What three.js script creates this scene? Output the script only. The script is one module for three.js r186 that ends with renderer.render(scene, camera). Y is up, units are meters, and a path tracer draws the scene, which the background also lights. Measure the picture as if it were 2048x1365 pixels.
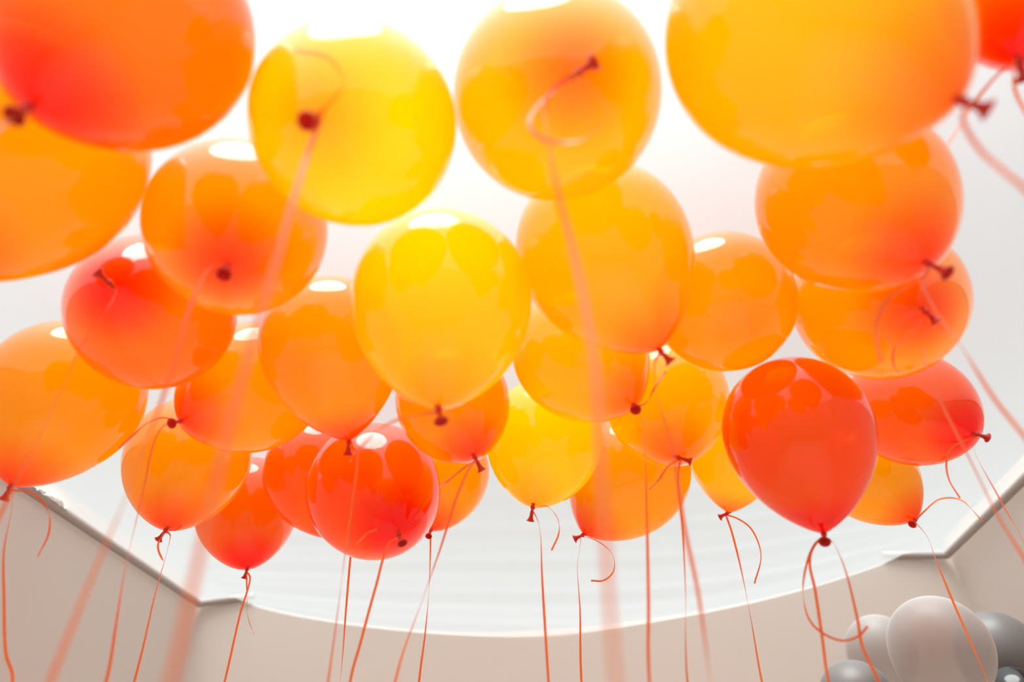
import * as THREE from 'three';
import { mergeGeometries } from 'three/addons/utils/BufferGeometryUtils.js';

// ───────────────────────── camera, sky, sun, exposure ─────────────────────────
const renderer = new THREE.WebGLRenderer({ antialias: true });
renderer.toneMapping = THREE.LinearToneMapping;
renderer.toneMappingExposure = 0.98;
renderer.shadowMap.enabled = true;
const scene = new THREE.Scene();
const D2R = Math.PI / 180;
const F = 1365;                                   // focal length in pixels of the 2048 x 1365 frame (a 24 mm lens)
const EYE = 1.25;                                 // the photographer holds the camera at chest height
const camera = new THREE.PerspectiveCamera(2 * Math.atan(682.5 / F) / D2R, 2048 / 1365, 0.02, 200);
camera.position.set(0, EYE, 0);
camera.rotation.set(38.6 * D2R, 5.5 * D2R, -1.8 * D2R, 'YXZ');
camera.updateMatrixWorld(true);
camera.focus = 1.5;
camera.userData.fStop = 1.5;
scene.add(camera);

// direction through a pixel, and the place on that ray at a given depth along the lens axis
const dirOf = (px, py) => new THREE.Vector3((px - 1024) / F, -(py - 682.5) / F, -1).applyQuaternion(camera.quaternion);
const at = (px, py, depth) => dirOf(px, py).multiplyScalar(depth).add(camera.position);

// hazy white sky with the sun veiled behind it
const SUN = new THREE.Vector3(-0.08, Math.sin(76 * D2R), Math.cos(76 * D2R)).normalize();   // high, just behind the photographer
{
  const W = 512, H = 256, data = new Float32Array(W * H * 4), v = new THREE.Vector3();
  for (let j = 0; j < H; j++) for (let i = 0; i < W; i++) {
    const el = ((j + 0.5) / H - 0.5) * Math.PI, az = ((i + 0.5) / W - 0.5) * 2 * Math.PI;
    v.set(Math.cos(el) * Math.cos(az), Math.sin(el), Math.cos(el) * Math.sin(az));
    const a = Math.acos(Math.min(1, Math.max(-1, v.dot(SUN)))) / D2R;
    const veil = 5.3 * Math.exp(-((a / 39) ** 2));
    const hz = 1.15 * Math.exp(-((Math.max(0, el) / D2R / 22) ** 2));   // haze brightens towards the horizon
    const base = 0.06, k = (j * W + i) * 4;
    data[k] = base * 0.86 + veil + hz; data[k + 1] = base + veil + hz * 0.985; data[k + 2] = base * 1.14 + veil + hz * 0.93; data[k + 3] = 1;
  }
  const sky = new THREE.DataTexture(data, W, H, THREE.RGBAFormat, THREE.FloatType);
  sky.mapping = THREE.EquirectangularReflectionMapping;
  sky.magFilter = THREE.LinearFilter; sky.minFilter = THREE.LinearFilter; sky.needsUpdate = true;
  scene.background = sky;
}
const sun = new THREE.DirectionalLight(0xfffaf2, 6.0);
sun.position.copy(SUN).multiplyScalar(12); sun.target.position.set(0, 0, -1);
sun.shadow.radius = 62;                           // seen through haze: a soft disc
sun.castShadow = true; sun.shadow.mapSize.set(2048, 2048);
Object.assign(sun.shadow.camera, { left: -5, right: 5, top: 5, bottom: -5, near: 1, far: 30 });
scene.add(sun, sun.target);

// ───────────────────────── helpers ─────────────────────────
let seed = 7;
const rnd = () => { seed = (seed * 1664525 + 1013904223) >>> 0; return seed / 4294967296; };
const V = (x, y, z) => new THREE.Vector3(x, y, z);
const C = (a) => new THREE.Color().setRGB(...a);
const taken = {};
const numbered = (n) => { const k = taken[n] = (taken[n] ?? -1) + 1; return k ? n + '_' + String(k).padStart(3, '0') : n; };
function part(name, geo, mat, parent, label) {
  const m = new THREE.Mesh(geo, mat); m.name = name; m.castShadow = m.receiveShadow = true; parent.add(m);
  if (label) m.userData.label = label;
  return m;
}
function structure(name, geo, mat, label, category) {
  const m = part(name, geo, mat, scene, label); m.userData.kind = 'structure'; m.userData.category = category; return m;
}
function sheet(fn, nu, nv) {                      // a grid surface, uv in metres
  const pos = [], uv = [], idx = [];
  for (let j = 0; j <= nv; j++) for (let i = 0; i <= nu; i++) { const p = fn(i / nu, j / nv); pos.push(p.x, p.y, p.z); uv.push(p.u ?? p.x, p.v ?? p.z); }
  for (let j = 0; j < nv; j++) for (let i = 0; i < nu; i++) { const a = j * (nu + 1) + i, b = a + 1, c = a + nu + 1, d = c + 1; idx.push(a, c, b, b, c, d); }
  const g = new THREE.BufferGeometry();
  g.setAttribute('position', new THREE.Float32BufferAttribute(pos, 3)); g.setAttribute('uv', new THREE.Float32BufferAttribute(uv, 2));
  g.setIndex(idx); g.computeVertexNormals(); return g;
}
function weave(n = 256, threads = 64) {           // height of a plain weave
  const d = new Uint8Array(n * n * 4);
  for (let j = 0; j < n; j++) for (let i = 0; i < n; i++) {
    const u = i / n * threads, v = j / n * threads, over = (Math.floor(u) + Math.floor(v)) % 2;
    const h = over ? Math.abs(Math.sin(u * Math.PI)) : Math.abs(Math.sin(v * Math.PI)), k = (j * n + i) * 4;
    d[k] = d[k + 1] = d[k + 2] = Math.round(255 * (0.6 * h + 0.25 + 0.15 * rnd())); d[k + 3] = 255;
  }
  const t = new THREE.DataTexture(d, n, n); t.wrapS = t.wrapT = THREE.RepeatWrapping; t.magFilter = THREE.LinearFilter; t.needsUpdate = true; return t;
}
const weaveMap = weave(); weaveMap.repeat.set(10, 10);

// ───────────────────────── the tent: 2.9 x 4.5 m, with a slack white roof ─────────────────────────
const XL = -1.545, XR = 1.33, ZB = -2.63, ZF = 1.87, ROOF = EYE + 0.93;
const M = {
  roof: new THREE.MeshPhysicalMaterial({ name: 'roof cloth', color: new THREE.Color().setRGB(0.845, 0.905, 0.935), roughness: 0.46, transmission: 0.66, thickness: 0, specularIntensity: 0.1, side: THREE.DoubleSide, bumpMap: weaveMap, bumpScale: 0.0002 }),
  wall: new THREE.MeshPhysicalMaterial({ name: 'wall cloth', color: new THREE.Color().setRGB(0.59, 0.515, 0.46), roughness: 1, transmission: 0.15, thickness: 0, specularIntensity: 0.2, side: THREE.DoubleSide, bumpMap: weaveMap, bumpScale: 0.0002 }),
  floor: new THREE.MeshStandardMaterial({ name: 'groundsheet', color: new THREE.Color().setRGB(0.42, 0.36, 0.31), roughness: 0.8 }),
  pole: new THREE.MeshStandardMaterial({ name: 'coated steel', color: new THREE.Color().setRGB(0.40, 0.34, 0.315), roughness: 0.75, metalness: 0.1 }),
};
// height of the roof cloth: level along the side rails, sagging below the rear rail between its corners
function roofY(x, z) {
  const u = (x - XL) / (XR - XL), t = Math.min(1.03, Math.max(0, (z + 1.55) / (ZB + 1.55)));
  const side = Math.min(1, Math.min(u, 1 - u) / 0.14), s = side * side * (3 - 2 * side);
  const belly = Math.max(0, Math.sin(Math.PI * Math.min(1, Math.max(0, (u - 0.05) / 0.9))));
  const sag = 0.195 * Math.pow(belly, 0.8) * t * t * (1.0 + 0.0 * t);
  const fold = t * s * (0.0035 * Math.sin(z * 38 + 2.2 * Math.sin(x * 1.7)) + 0.0025 * Math.sin(z * 71 + x * 2.1 + 1.3 * Math.sin(x * 3.1)));
  return ROOF + 0.028 * s * (1 - t) - sag + fold;
}
{
  structure('ceiling', sheet((a, b) => { const x = XL + (XR - XL) * a, z = ZF + (ZB - 0.024 - ZF) * b; return { x, y: roofY(x, z), z }; }, 96, 320), M.roof, 'slack white tent roof cloth glowing with daylight', 'tent roof');
}
function wall(name, a, b, label, top = () => ROOF + 0.05) {
  const L = a.distanceTo(b), n = V(b.x - a.x, 0, b.z - a.z).normalize(), out = V(-n.z, 0, n.x);
  const g = sheet((s, t) => {
    const w = 0.006 * Math.sin(s * 9 + 1.3 * Math.sin(t * 3)) * Math.sin(Math.PI * s);
    const p = a.clone().lerp(b, s), h = top(p.x); p.addScaledVector(out, w); return { x: p.x, y: h * t, z: p.z, u: s * L, v: h * t };
  }, 48, 24);
  return structure(name, g, M.wall, label, 'tent wall');
}
const WX0 = XL - 0.022, WX1 = XR + 0.022, WZ = ZB - 0.02;
wall('wall_back', V(WX0, 0, WZ), V(WX1, 0, WZ), 'beige cloth tent wall at the rear', (x) => roofY(Math.min(XR, Math.max(XL, x)), ZB) + 0.006);
wall('wall_left', V(WX0, 0, ZF), V(WX0, 0, WZ), 'beige cloth tent wall on the left side');
wall('wall_right', V(WX1, 0, WZ), V(WX1, 0, ZF), 'beige cloth tent wall on the right side');
wall('wall_front', V(WX1, 0, ZF), V(WX0, 0, ZF), 'beige cloth tent wall behind the camera');
{
  const g = new THREE.BoxGeometry(XR - XL + 0.4, 0.04, ZF - ZB + 0.4); g.translate((XL + XR) / 2, -0.02, (ZF + ZB) / 2);
  structure('floor', g, M.floor, 'brown groundsheet on the tent floor', 'floor');
}
function rail(a, b, label, r = 0.0125) {
  const g = new THREE.CylinderGeometry(r, r, a.distanceTo(b), 20);
  g.applyQuaternion(new THREE.Quaternion().setFromUnitVectors(V(0, 1, 0), b.clone().sub(a).normalize())); 
  const m = structure(numbered('trim_1').replace('trim_1_00', 'trim_').replace('trim_1', 'trim_0'), g, M.pole, label, 'tent rail');
  m.position.copy(a).add(b).multiplyScalar(0.5); return m;
}
const RY = ROOF - 0.018;
rail(V(XL, RY, ZF), V(XL, RY, ZB), 'steel tent rail along the top of the left wall');
rail(V(XR, RY, ZB), V(XR, RY, ZF), 'steel tent rail along the top of the right wall');
rail(V(XL, RY, ZB), V(XL + 0.22, ROOF + 0.004, ZB - 0.012), 'short steel rail end at the rear left roof corner');
rail(V(XR - 0.22, ROOF + 0.004, ZB - 0.012), V(XR, RY, ZB), 'short steel rail end at the rear right roof corner');

{ // shreds of white tape left on the left rail
  const pos = [], idx = [], n = 26, z0 = -1.60, z1 = -1.76;
  for (let i = 0; i <= n; i++) {
    const z = z0 + (z1 - z0) * i / n, out = 0.010 + 0.026 * rnd() * Math.sin(Math.PI * i / n), drop = 0.014 * rnd();
    for (const q of [0, 0.0008]) { pos.push(XL + 0.004, RY + 0.0135 + q, z, XL + 0.008 + out, RY + 0.010 - drop + q, z + 0.006 * (rnd() - 0.5)); }
    if (i) { const a = (i - 1) * 4, b = i * 4; idx.push(a, b, a + 1, a + 1, b, b + 1, a + 2, a + 3, b + 2, a + 3, b + 3, b + 2, a + 1, b + 1, a + 3, b + 1, b + 3, a + 3, a, a + 2, b, b, a + 2, b + 2); }
  }
  const g = new THREE.BufferGeometry(); g.setAttribute('position', new THREE.Float32BufferAttribute(pos, 3)); g.setIndex(idx); g.computeVertexNormals();
  const m = part('torn_tape', g, new THREE.MeshPhysicalMaterial({ name: 'paper tape', color: C([0.86, 0.83, 0.79]), roughness: 1, transmission: 0.6, thickness: 0, side: THREE.DoubleSide }), scene);
  m.userData = { label: 'ragged strip of torn white tape on the left roof rail', category: 'tape' };
}

// ───────────────────────── balloons ─────────────────────────
const dyes = {
  yellow: { film: [1.0, 0.93, 0.06], body: [1.0, 0.9, 0.05], tail: [0.80, 0.05, 0.02] },
  orange: { film: [1.0, 0.81, 0.05], body: [1.0, 0.69, 0.04], tail: [0.76, 0.04, 0.02] },
  amber: { film: [1.0, 0.87, 0.06], body: [1.0, 0.79, 0.05], tail: [0.78, 0.045, 0.02] },
  coral: { film: [1.0, 0.72, 0.08], body: [1.0, 0.56, 0.08], tail: [0.72, 0.035, 0.02] },
  red: { film: [1.0, 0.65, 0.06], body: [1.0, 0.49, 0.045], tail: [0.68, 0.03, 0.015] },
  pearl: { film: [0.66, 0.62, 0.60], tail: [0.6, 0.57, 0.55], single: true, rough: 0.5, pass: 0.68 },
  silver: { film: [0.22, 0.21, 0.205], tail: [0.3, 0.3, 0.3], single: true, rough: 0.4, pass: 0.2 },
  black: { film: [0.012, 0.009, 0.009], tail: [0.01, 0.01, 0.01], single: true, rough: 0.12, pass: 0 },
};
for (const d of Object.values(dyes)) {
  d.filmMat = new THREE.MeshPhysicalMaterial({ name: 'latex film', color: C(d.film), roughness: d.rough ?? 0.07, transmission: d.pass ?? 1, thickness: 0, ior: 1.5, specularIntensity: 1, side: THREE.DoubleSide, vertexColors: true });
  if (!d.single) d.bodyMat = new THREE.MeshPhysicalMaterial({ name: 'latex', color: C(d.body), roughness: 0.78, transmission: 0.94, thickness: 0, specularIntensity: 0, side: THREE.DoubleSide, vertexColors: true });
  d.tailMat = new THREE.MeshPhysicalMaterial({ name: 'unstretched latex', color: C(d.tail), roughness: 0.6, transmission: 0.5, thickness: 0, side: THREE.DoubleSide });
}
const UP1 = 1.03, LOW = 1.40;                     // crown and neck, in widest radii from the widest place
function profile(R, n = 40) {                     // half outline from neck to crown
  const out = [];
  for (let i = 0; i <= n; i++) {
    const y = -LOW + (LOW + UP1) * (0.5 - 0.5 * Math.cos(Math.PI * i / n));
    const r = y < 0 ? Math.max(0.03, Math.pow(Math.max(0, 1 - (y / LOW) ** 2), 0.75)) : Math.sqrt(Math.max(0, 1 - (y / UP1) ** 2));
    out.push(new THREE.Vector2(Math.max(1e-4, r) * R, y * R));
  }
  return out;
}
function skinGeo(R, tint) {
  const g = new THREE.LatheGeometry(profile(R), 64), p = g.attributes.position, col = [];
  for (let i = 0; i < p.count; i++) {
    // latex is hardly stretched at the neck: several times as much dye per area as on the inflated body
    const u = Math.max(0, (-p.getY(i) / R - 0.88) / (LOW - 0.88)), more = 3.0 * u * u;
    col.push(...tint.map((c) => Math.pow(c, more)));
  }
  g.setAttribute('color', new THREE.Float32BufferAttribute(col, 3)); return g;
}
function along(geo, from, dir) { geo.applyQuaternion(new THREE.Quaternion().setFromUnitVectors(V(0, 1, 0), dir)); geo.translate(from.x, from.y, from.z); return geo; }
function tailGeo(len, lip) {                      // tied neck: pinched, a knot bead, then the flared mouth piece
  const pr = [[0.0044, -0.005], [0.0032, 0.0], [0.0044, 0.0025], [0.0050, 0.0045], [0.0042, 0.0065], [0.0029, 0.0085], [0.0036, len * 0.55], [lip * 0.55, len * 0.78], [lip * 0.9, len * 0.97], [lip, len], [lip * 0.8, len * 0.97], [0.0015, len * 0.62]];
  const c = new THREE.CatmullRomCurve3(pr.map(([r, y]) => V(r, y, 0)), false, 'catmullrom', 0.3).getPoints(44);
  return new THREE.LatheGeometry(c.map((p) => new THREE.Vector2(Math.max(2e-4, p.x), p.y)), 20);
}
const ribbonMat = new THREE.MeshPhysicalMaterial({ name: 'satin ribbon', color: C([1.0, 0.36, 0.11]), roughness: 0.4, transmission: 0.5, thickness: 0, side: THREE.DoubleSide });
function stripGeo(pts, width, twist0, turns, seg) {
  const curve = new THREE.CatmullRomCurve3(pts, false, 'centripetal'), n = seg ?? Math.max(24, Math.round(curve.getLength() * 110));
  const pos = [], idx = [], th = 0.00025;
  let side = V(1, 0, 0.25);
  for (let i = 0; i <= n; i++) {
    const p = curve.getPointAt(i / n), t = curve.getTangentAt(i / n);
    side.addScaledVector(t, -side.dot(t)); if (side.lengthSq() < 1e-6) side.set(t.y, t.z, t.x).cross(t); side.normalize();
    const nn = side.clone().cross(t), a = twist0 + turns * 2 * Math.PI * (i / n) + 0.5 * Math.sin(i / n * 9 + twist0 * 5);
    const w = side.clone().multiplyScalar(Math.cos(a)).addScaledVector(nn, Math.sin(a)), b = w.clone().cross(t);
    for (const [s, q] of [[-1, -1], [1, -1], [1, 1], [-1, 1]]) { const v = p.clone().addScaledVector(w, s * width / 2).addScaledVector(b, q * th); pos.push(v.x, v.y, v.z); }
    if (i) for (let k = 0; k < 4; k++) { const o = (i - 1) * 4, l = (k + 1) % 4; idx.push(o + k, o + l, o + 4 + k, o + l, o + 4 + l, o + 4 + k); }
  }
  const e = n * 4; idx.push(0, 2, 1, 0, 3, 2, e, e + 1, e + 2, e, e + 2, e + 3);
  const g = new THREE.BufferGeometry(); g.setAttribute('position', new THREE.Float32BufferAttribute(pos, 3)); g.setIndex(idx);
  const flat = g.toNonIndexed(); flat.computeVertexNormals(); return flat;
}
const shells = [];
/* b: body = pixel of the widest place and its half width in pixels; neck / lip = pixels of the tied neck and of its flared mouth;
   near: 1 neck towards the camera, -1 away, 0 whichever hangs more upright; top = height of the crown above the eye (metres) */
function balloon(b) {
  const [cx, cy, rp] = b.body, dir = dirOf(cx, cy), top = b.top ?? 0.925;
  // depth at which a ball of that apparent size reaches up to the roof
  const off = Math.sqrt(((cx - 1024) / F) ** 2 + ((cy - 682.5) / F) ** 2 + 1), k = rp / F / Math.sqrt(off);
  const depth = b.R ? b.R / k : top / (dir.y + 1.02 * k), R = depth * k, c = at(cx, cy, depth);
  const nd = dirOf(...b.neck).normalize(), oc = camera.position.clone().sub(c), bq = nd.dot(oc), q = bq * bq - oc.lengthSq() + (LOW * R) ** 2;
  let axis;
  if (q <= 0) axis = camera.position.clone().addScaledVector(nd, -bq).sub(c).normalize();
  else {
    const s = [-bq - Math.sqrt(q), -bq + Math.sqrt(q)].map((t) => camera.position.clone().addScaledVector(nd, t).sub(c).normalize());
    axis = b.near > 0 ? s[0] : b.near < 0 ? s[1] : s[0].y < s[1].y ? s[0] : s[1];
  }
  const neck = c.clone().addScaledVector(axis, LOW * R);
  const root = new THREE.Group(); root.name = numbered(b.name ?? 'balloon'); root.position.copy(neck); scene.add(root);
  root.userData = { label: b.label, category: 'balloon', group: b.group ?? 'orange balloons under the tent roof' };
  const d = dyes[b.dye], loc = c.clone().sub(neck), up = axis.clone().negate();
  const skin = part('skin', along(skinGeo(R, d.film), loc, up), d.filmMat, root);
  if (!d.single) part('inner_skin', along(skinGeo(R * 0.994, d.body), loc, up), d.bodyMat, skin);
  shells.push({ n: root.name, id: b.id, c, R, axis, top: c.y + R });
  let td = axis.clone();
  if (b.lip) {
    const nDepth = neck.clone().sub(camera.position).dot(V(0, 0, -1).applyQuaternion(camera.quaternion));
    td = at(...b.lip, nDepth).sub(neck); const l = td.length(); td.divideScalar(l || 1);
    const len = b.tailLen ?? 0.024;
    if (b.face) td.multiplyScalar(l).addScaledVector(camera.position.clone().sub(neck).normalize(), Math.sqrt(Math.max(1e-5, len * len - l * l))).normalize();   // mouth turned to the viewer
    else td.addScaledVector(axis, Math.max(0.15, 0.9 - l / 0.03)).normalize();
  }
  const tail = part('knot', along(tailGeo(b.tailLen ?? 0.024, b.lipR ?? 0.0085), axis.clone().multiplyScalar(-0.001), td), d.tailMat, root, 'dark red tied neck');
  const rim = new THREE.TorusGeometry(b.lipR ?? 0.0085, 0.0011, 8, 24); rim.rotateX(Math.PI / 2);
  part('lip', along(rim, td.clone().multiplyScalar(b.tailLen ?? 0.024), td), d.tailMat, tail);
  // ribbons lie in the upright plane through the neck that faces the camera
  const h = V(neck.x, 0, neck.z).normalize();
  const onPlane = ([x, y, push = 0]) => { const r = dirOf(x, y), t = (neck.clone().sub(camera.position).dot(h) + push) / r.dot(h); return camera.position.clone().addScaledVector(r, t).sub(neck); };
  const knot = td.clone().multiplyScalar(0.0085);
  for (const [i, line] of (b.ribbons ?? []).entries()) {
    const pts = [knot.clone(), ...line.map(onPlane)], last = pts[pts.length - 1], long = !line.curl && (line[line.length - 1][1] > 1300 || line.hang);
    if (long) { const end = 0.25 + 0.3 * rnd(), y0 = last.y + neck.y; for (let k = 1; k <= 3; k++) pts.push(last.clone().add(V(0.03 * (rnd() - 0.5), -(y0 - end) * k / 3, 0.03 * (rnd() - 0.5)))); }
    part(long ? 'ribbon' : 'ribbon_end', stripGeo(pts, long ? 0.0047 : 0.0038, b.twist ?? rnd() * 3, (rnd() < 0.5 ? -1 : 1) * (long ? 0.7 + 1.3 * rnd() : 0.2 + 0.3 * rnd())), ribbonMat, root);
  }
  return root;
}
const curl = (...p) => Object.assign(p, { curl: true });
const hang = (...p) => Object.assign(p, { hang: true });
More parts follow.
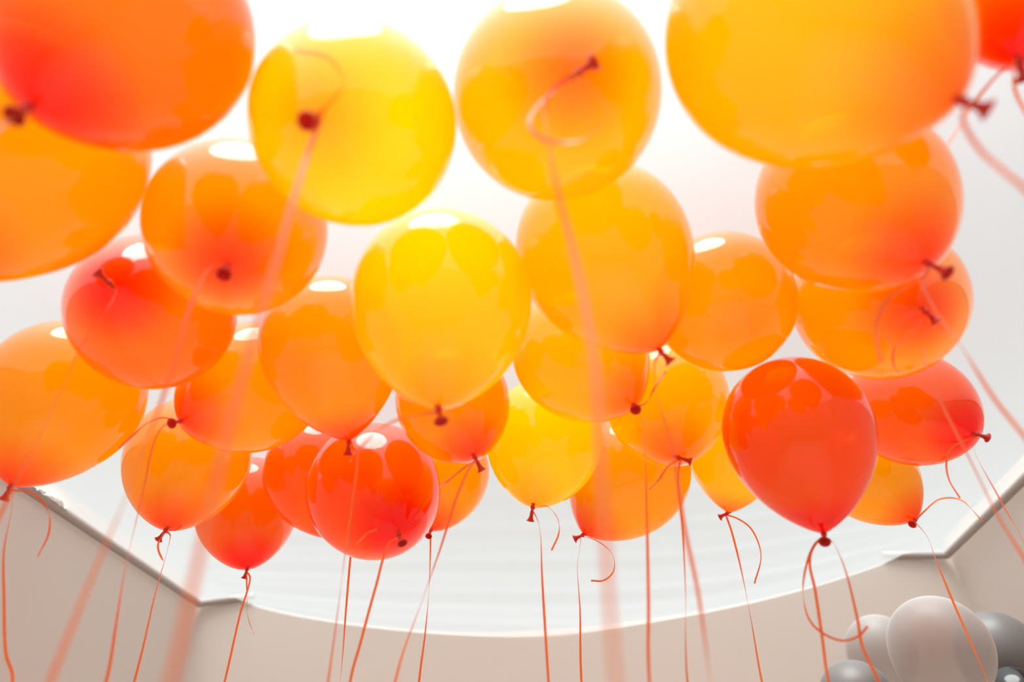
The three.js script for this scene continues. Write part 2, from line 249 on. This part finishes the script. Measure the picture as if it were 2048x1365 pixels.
const list = [
  { id: 'A', R: 0.119, body: [265, 52, 258], neck: [62, 212], lip: [35, 228], near: 1, face: 1, dye: 'coral', label: 'large red orange balloon filling the upper left corner', ribbons: [hang([0, 256], [-60, 330], [-150, 520])] },
  { id: 'B', R: 0.155, body: [28, 290, 276], neck: [-190, 530], near: 0, dye: 'orange', label: 'orange balloon at the left edge, half hidden behind the large red orange one', ribbons: [] },
  { id: 'C', R: 0.118, body: [712, 250, 208], neck: [628, 240], lip: [615, 242], near: 1, face: 1, dye: 'yellow', label: 'big golden yellow balloon overhead, between the large red orange and the pale orange one', ribbons: [[[646, 215], [608, 330], [530, 600], [460, 850], [393, 1137], [342, 1365]], curl([655, 210], [688, 165], [655, 115], [590, 102])] },
  { id: 'D', R: 0.133, body: [1112, 193, 213], neck: [1150, 150], lip: [1160, 144], near: 1, dye: 'amber', label: 'big pale orange balloon overhead between the golden one and the huge amber one', ribbons: [[[1130, 160], [1094, 195], [1105, 330], [1160, 560], [1190, 740], [1206, 1000], [1232, 1365]], curl([1082, 205], [1058, 245], [1090, 280], [1160, 282], [1200, 250])] },
  { id: 'E', R: 0.137, body: [1600, 60, 285], neck: [1918, 200], lip: [1945, 208], near: 1, dye: 'amber', label: 'huge amber balloon at the top right with its knot pointing right', ribbons: [[[1925, 235], [1960, 300], [2010, 345], [2060, 390], [2110, 500]]] },
  { id: 'F', R: 0.106, body: [2085, -75, 215], neck: [2036, 118], lip: [2044, 132], near: 0, dye: 'red', label: 'deep red balloon cut off by the top right corner', ribbons: [curl([2020, 130], [1960, 190], [1895, 290]), curl([2031, 140], [2030, 180], [2060, 240])] },
  { id: 'G', R: 0.122, body: [477, 454, 181], neck: [455, 532], lip: [448, 548], near: 1, face: 1, dye: 'orange', label: 'orange balloon below left of the golden overhead one, knot facing us', ribbons: [[[428, 530], [386, 600], [345, 738], [258, 980], [190, 1140], [98, 1370]]] },
  { id: 'H', R: 0.127, body: [310, 626, 163], neck: [222, 570], lip: [212, 560], near: 1, dye: 'coral', label: 'red orange balloon on the left with a dark knot at its upper left', ribbons: [[[232, 578], [165, 690], [100, 830], [40, 950], [-20, 1080], [-60, 1240]]] },
  { id: 'I', R: 0.130, body: [884, 600, 180], neck: [876, 815], lip: [882, 842], near: 0, face: 1, dye: 'yellow', label: 'bright yellow balloon in the middle with two glowing curved lines', ribbons: [curl([840, 830], [800, 838], [755, 862], [715, 905])] },
  { id: 'J', R: 0.136, body: [1204, 500, 175], neck: [1318, 700], lip: [1330, 710], near: 0, dye: 'amber', label: 'orange balloon right of centre, directly below the pale overhead one', ribbons: [[[1312, 718], [1312, 780], [1345, 900], [1370, 1060], [1395, 1180], [1422, 1370]]] },
  { id: 'K', R: 0.122, body: [1446, 603, 143], neck: [1500, 660], near: -1, dye: 'orange', label: 'orange balloon with a white shine on top, touching its neighbours left and right', ribbons: [] },
  { id: 'L', R: 0.128, body: [1700, 396, 192], neck: [1852, 525], lip: [1884, 541], near: 1, face: 1, tailLen: 0.03, dye: 'orange', label: 'orange balloon under the huge amber one, dark knot at its lower right', ribbons: [[[1845, 560], [1870, 620], [1920, 690], [1990, 800], [2060, 890], [2120, 1000]], curl([1840, 560], [1775, 600], [1752, 660], [1762, 725])] },
  { id: 'M', R: 0.139, body: [1752, 602, 168], neck: [1848, 620], lip: [1870, 640], near: 1, face: 1, dye: 'orange', label: 'round orange balloon at the right with a knot facing the camera', ribbons: [[[1845, 700], [1880, 800], [1935, 910], [2000, 1040], [2060, 1140], [2110, 1280]], curl([1825, 660], [1792, 690], [1786, 725], [1798, 748])] },
  { id: 'N', R: 0.124, body: [1593, 861, 150], neck: [1648, 1068], lip: [1649, 1082], near: 0, face: 1, dye: 'red', label: 'smooth red orange balloon hanging at right, knot straight below', ribbons: [[[1635, 1084], [1622, 1106], [1620, 1135], [1629, 1175], [1645, 1280], [1658, 1366]], [[1662, 1081], [1676, 1104], [1692, 1145], [1715, 1240], [1725, 1295], [1757, 1365]], curl([1632, 1086], [1617, 1116], [1606, 1190], [1625, 1250], [1680, 1282], [1718, 1273], [1735, 1253])] },
  { id: 'O', R: 0.125, body: [1815, 815, 122], neck: [1950, 868], lip: [1972, 875], near: 0, dye: 'red', label: 'deep red orange balloon at the far right with its knot pointing right', ribbons: [[[1945, 885], [2000, 1000], [2055, 1100], [2090, 1220]], curl([1905, 895], [1893, 925], [1898, 960], [1920, 997])] },
  { id: 'P', R: 0.118, body: [1728, 945, 98], neck: [1832, 1040], lip: [1824, 1050], near: 0, face: 1, dye: 'orange', label: 'small dark orange balloon peeking out below the two red ones at right', ribbons: [[[1855, 1075], [1868, 1110], [1900, 1190], [1976, 1366]], curl([1850, 1022], [1880, 999], [1920, 1000], [1965, 1043])] },
  { id: 'Q', R: 0.137, body: [132, 788, 160], neck: [22, 972], lip: [16, 984], near: 0, dye: 'orange', label: 'orange balloon at the left edge with its knot at the lower left', ribbons: [[[25, 990], [20, 1035], [8, 1100], [8, 1200], [12, 1310], [25, 1366]], curl([60, 985], [95, 1020], [98, 1065], [75, 1115])] },
  { id: 'R', R: 0.136, body: [378, 915, 125], neck: [334, 1058], lip: [318, 1077], near: 0, tailLen: 0.028, lipR: 0.0075, dye: 'orange', label: 'orange balloon at lower left, partly covering the red one beside it', ribbons: [[[340, 1068], [335, 1100], [310, 1190], [285, 1300], [268, 1366]], curl([350, 1048], [364, 1050], [352, 1060], [338, 1060]), curl([316, 1090], [318, 1105], [326, 1122])] },
  { id: 'S', R: 0.130, body: [512, 772, 134], neck: [362, 842], lip: [348, 846], near: 0, face: 1, dye: 'orange', label: 'orange balloon lying on its side at left with a knot at its left end', ribbons: [[[330, 850], [310, 880], [285, 990], [250, 1140], [232, 1250], [212, 1366]], curl([325, 836], [290, 850], [265, 872], [238, 897])] },
  { id: 'T', R: 0.123, body: [662, 692, 140], neck: [700, 892], lip: [695, 908], near: 0, dye: 'orange', label: 'orange balloon left of the bright yellow one, white shine at its top', ribbons: [[[713, 905], [705, 1000], [690, 1110], [672, 1250], [656, 1366]]] },
  { id: 'U', R: 0.1125, body: [905, 800, 114], neck: [948, 912], lip: [962, 938], near: 0, tailLen: 0.03, lipR: 0.0075, dye: 'orange', label: 'orange balloon low in the middle behind the bright yellow one', ribbons: [[[940, 935], [915, 990], [880, 1100], [845, 1200], [790, 1366]], curl([930, 935], [905, 955], [878, 978])] },
  { id: 'V', R: 0.125, body: [1156, 705, 132], neck: [1268, 810], lip: [1271, 819], near: 0, face: 1, dye: 'amber', label: 'orange balloon in the middle with a small round knot at its lower right', ribbons: [[[1283, 835], [1290, 900], [1293, 1000], [1297, 1200], [1299, 1366]], curl([1290, 808], [1310, 775], [1332, 743])] },
  { id: 'W', R: 0.127, body: [1090, 874, 117], neck: [1066, 1012], lip: [1062, 1036], near: 0, tailLen: 0.03, lipR: 0.007, dye: 'yellow', label: 'yellow balloon at bottom centre with a thin dangling knot', ribbons: [[[1075, 1040], [1081, 1070], [1084, 1150], [1097, 1366]], curl([1090, 1012], [1114, 1035], [1118, 1065], [1103, 1102])] },
  { id: 'X', R: 0.129, body: [1332, 798, 124], neck: [1352, 915], lip: [1374, 919], near: 0, tailLen: 0.028, lipR: 0.0075, dye: 'amber', label: 'see-through amber balloon right of centre overlapping its neighbours', ribbons: [[[1356, 960], [1365, 1060], [1371, 1180], [1375, 1366]], curl([1335, 935], [1318, 960], [1299, 980])] },
  { id: 'Y', R: 0.1405, body: [1262, 946, 118], neck: [1168, 1070], lip: [1156, 1073], near: 0, dye: 'orange', label: 'orange balloon at bottom centre right with a knot at its lower left', ribbons: [[[1161, 1085], [1155, 1130], [1160, 1220], [1163, 1366]], curl([1195, 1083], [1225, 1110], [1227, 1143], [1207, 1162], [1182, 1162])] },
  { id: 'Z', R: 0.109, body: [1467, 899, 92], neck: [1457, 1031], lip: [1437, 1034], near: 0, lipR: 0.0075, dye: 'amber', label: 'narrow yellow orange balloon left of the smooth red one, knot pointing left', ribbons: [[[1462, 1060], [1480, 1130], [1502, 1240], [1524, 1366]], curl([1475, 1038], [1502, 1058], [1522, 1110], [1509, 1168])] },
  { id: 'AA', R: 0.130, body: [494, 1015, 103], neck: [495, 1137], lip: [491, 1146], near: 0, lipR: 0.0075, dye: 'red', label: 'red orange balloon at lower left, lowest of that group', ribbons: [[[500, 1155], [480, 1230], [449, 1366]], curl([494, 1190], [496, 1235], [508, 1270])] },
  { id: 'BB', R: 0.137, body: [747, 978, 134], neck: [797, 1068], lip: [804, 1085], near: 1, face: 1, dye: 'red', label: 'glossy red orange balloon at bottom left of centre, open knot facing us', ribbons: [[[780, 1085], [750, 1180], [720, 1290], [700, 1366]], curl([780, 1058], [740, 1064], [712, 1090])] },
  { id: 'CC', R: 0.130, body: [638, 945, 110], neck: [702, 1075], near: 0, dye: 'red', label: 'red orange balloon mostly hidden behind the glossy one', ribbons: [[[700, 1125], [692, 1220], [680, 1366]]] },
  { id: 'DD', R: 0.118, body: [884, 945, 96], neck: [862, 1060], lip: [858, 1071], near: 0, face: 1, lipR: 0.007, dye: 'orange', label: 'orange balloon right behind the glossy red one, tiny knot below', ribbons: [[[861, 1085], [858, 1180], [850, 1270], [838, 1366]]] },
  { id: 'WA', R: 0.106, body: [1762, 1302, 72], neck: [1772, 1420], near: 0, dye: 'pearl', name: 'balloon', group: 'pale balloons in the rear right corner', label: 'small white pearly balloon at the left of the pale cluster in the corner', ribbons: [] },
  { id: 'WB', R: 0.122, body: [1880, 1296, 106], neck: [1900, 1460], near: 0, dye: 'pearl', group: 'pale balloons in the rear right corner', label: 'large white pearly balloon in front of the corner cluster', ribbons: [] },
  { id: 'SA', R: 0.113, body: [1996, 1308, 88], neck: [2020, 1440], near: 0, dye: 'silver', group: 'pale balloons in the rear right corner', label: 'silver grey balloon at the right edge behind the large white one', ribbons: [] },
  { id: 'SB', R: 0.100, body: [1716, 1402, 80], neck: [1730, 1530], near: 0, dye: 'silver', group: 'pale balloons in the rear right corner', label: 'grey balloon rising from the bottom edge below the small white one', ribbons: [] },
  { id: 'KA', R: 0.090, body: [2042, 1410, 80], neck: [2070, 1540], near: 0, dye: 'black', group: 'pale balloons in the rear right corner', label: 'black balloon in the bottom right corner', ribbons: [] },
];
for (const b of list) balloon(b);
renderer.render(scene, camera);
